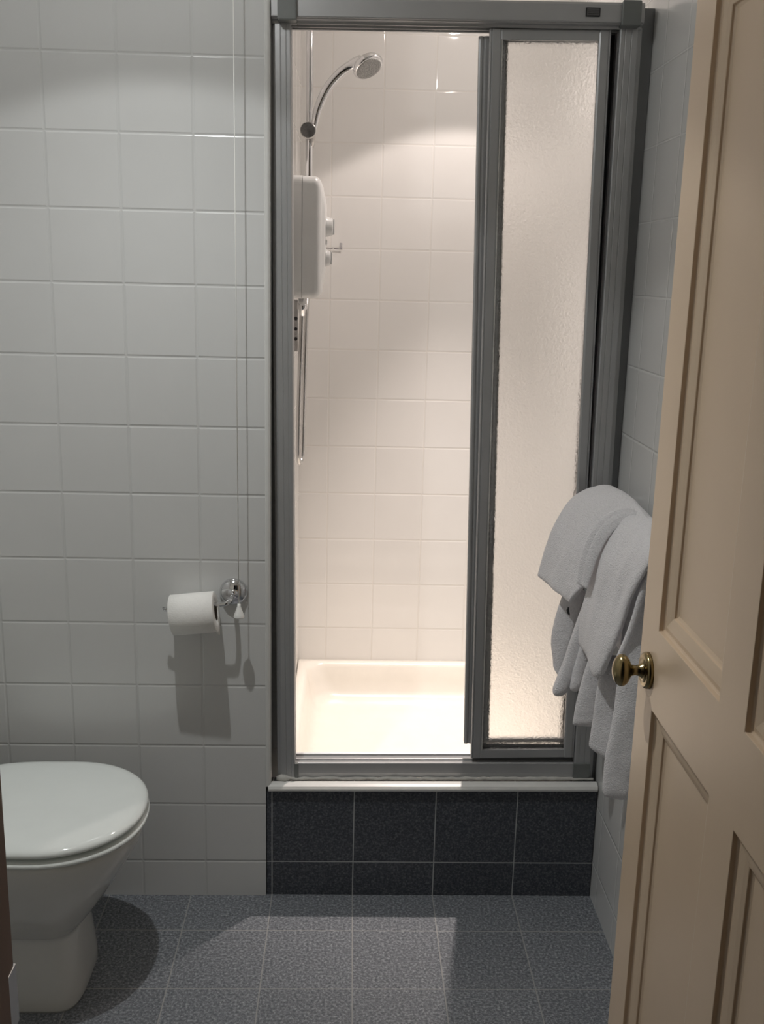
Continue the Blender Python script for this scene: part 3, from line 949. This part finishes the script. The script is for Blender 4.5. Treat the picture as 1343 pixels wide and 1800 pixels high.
# ------------------------------------------------------------------ panelled door, standing open
DX, DT = 0.420, 0.040
dy_edge, dy_hinge = -0.885, -1.588
dz0, dz1 = 0.006, 1.985
door = empty('door_1', (DX, dy_hinge, 0.0))
tag(door, 'cream panelled door standing open at the right, with brass knob', 'door', kind='structure')
P_Y = [(-0.959, -1.195), (-1.274, -1.512)]
P_Z = [(0.215, 0.941), (1.058, 1.872)]
bm = bmesh.new()
ys = sorted({dy_edge, dy_hinge, *[v for p in P_Y for v in p]})
zs = sorted({dz0, dz1, *[v for p in P_Z for v in p]})


def is_panel(y, z):
    return any(min(p) < y < max(p) for p in P_Y) and any(a < z < b for a, b in P_Z)


def face_side(x, sgn):
    for i in range(len(ys) - 1):
        for j in range(len(zs) - 1):
            yc, zc = (ys[i] + ys[i + 1]) / 2, (zs[j] + zs[j + 1]) / 2
            if is_panel(yc, zc):
                a0, a1, b0, b1 = ys[i], ys[i + 1], zs[j], zs[j + 1]
                prev = None
                rings = []
                for ins, dep in ((0, 0), (0.0012, 0.0055), (0.004, 0.0075), (0.010, 0.0068), (0.020, 0.0085), (0.0275, 0.0105), (0.0285, 0.0135), (0.033, 0.0155), (0.044, 0.0155)):
                    rings.append([(x + sgn * dep, a0 + ins, b0 + ins), (x + sgn * dep, a1 - ins, b0 + ins), (x + sgn * dep, a1 - ins, b1 - ins), (x + sgn * dep, a0 + ins, b1 - ins)])
                loft(bm, rings, cap0=False)
            else:
                bm.faces.new([bm.verts.new((x, y, z)) for y, z in ((ys[i], zs[j]), (ys[i + 1], zs[j]), (ys[i + 1], zs[j + 1]), (ys[i], zs[j + 1]))])


face_side(DX, 1)
face_side(DX + DT, -1)
for a, b in (((dy_edge, dz0), (dy_edge, dz1)), ((dy_edge, dz1), (dy_hinge, dz1)), ((dy_hinge, dz1), (dy_hinge, dz0)), ((dy_hinge, dz0), (dy_edge, dz0))):
    bm.faces.new([bm.verts.new(p) for p in ((DX, *a), (DX, *b), (DX + DT, *b), (DX + DT, *a))])
bmesh.ops.remove_doubles(bm, verts=bm.verts[:], dist=0.0001)
link('leaf', bm, M['paint'], door, bevel=0.0008)
KY, KZ = -0.930, 0.989


def knob_set(x, s):
    bm = bmesh.new()
    lathe(bm, (x, KY, KZ), (s, 0, 0), [(0, 0.0262), (0.004, 0.0262), (0.007, 0.0250), (0.0085, 0.0215), (0.0075, 0.0185), (0.0085, 0.0165), (0.010, 0.0120)], 40)
    rose = link('rosette', bm, M['brass'], door, smooth=True)
    # stem and oval knob, taller than wide
    prof = [(0.006, 0.0125), (0.010, 0.0115), (0.013, 0.0085), (0.019, 0.0070), (0.0235, 0.0078), (0.0255, 0.0088)]
    prof += [(0.0385 - 0.0132 * math.cos(a), 0.0236 * math.sin(a)) for a in [math.radians(x) for x in range(32, 181, 8)]]
    n = 40
    rings = []
    for t, r in prof:
        r = max(r, 0.0004)
        k = 1.0 if t > 0.0235 else 1.0
        sq = 0.78 if t > 0.0265 else 1.0
        rings.append([(x + s * t, KY + r * sq * math.cos(2 * PI * i / n), KZ + r * k * math.sin(2 * PI * i / n)) for i in range(n)])
    bm = bmesh.new()
    loft(bm, rings)
    o = link('knob', bm, M['brass'], door, smooth=True)
    o['label'] = 'oval brass knob'


knob_set(DX, -1)
for z in (0.25, 1.0, 1.75):
    bm = bmesh.new()
    lathe(bm, (DX - 0.004, dy_hinge - 0.004, z - 0.04), (0, 0, 1), [(0, 0.006), (0.08, 0.006)], 14)
    link('hinge', bm, M['brass'], door, smooth=True)
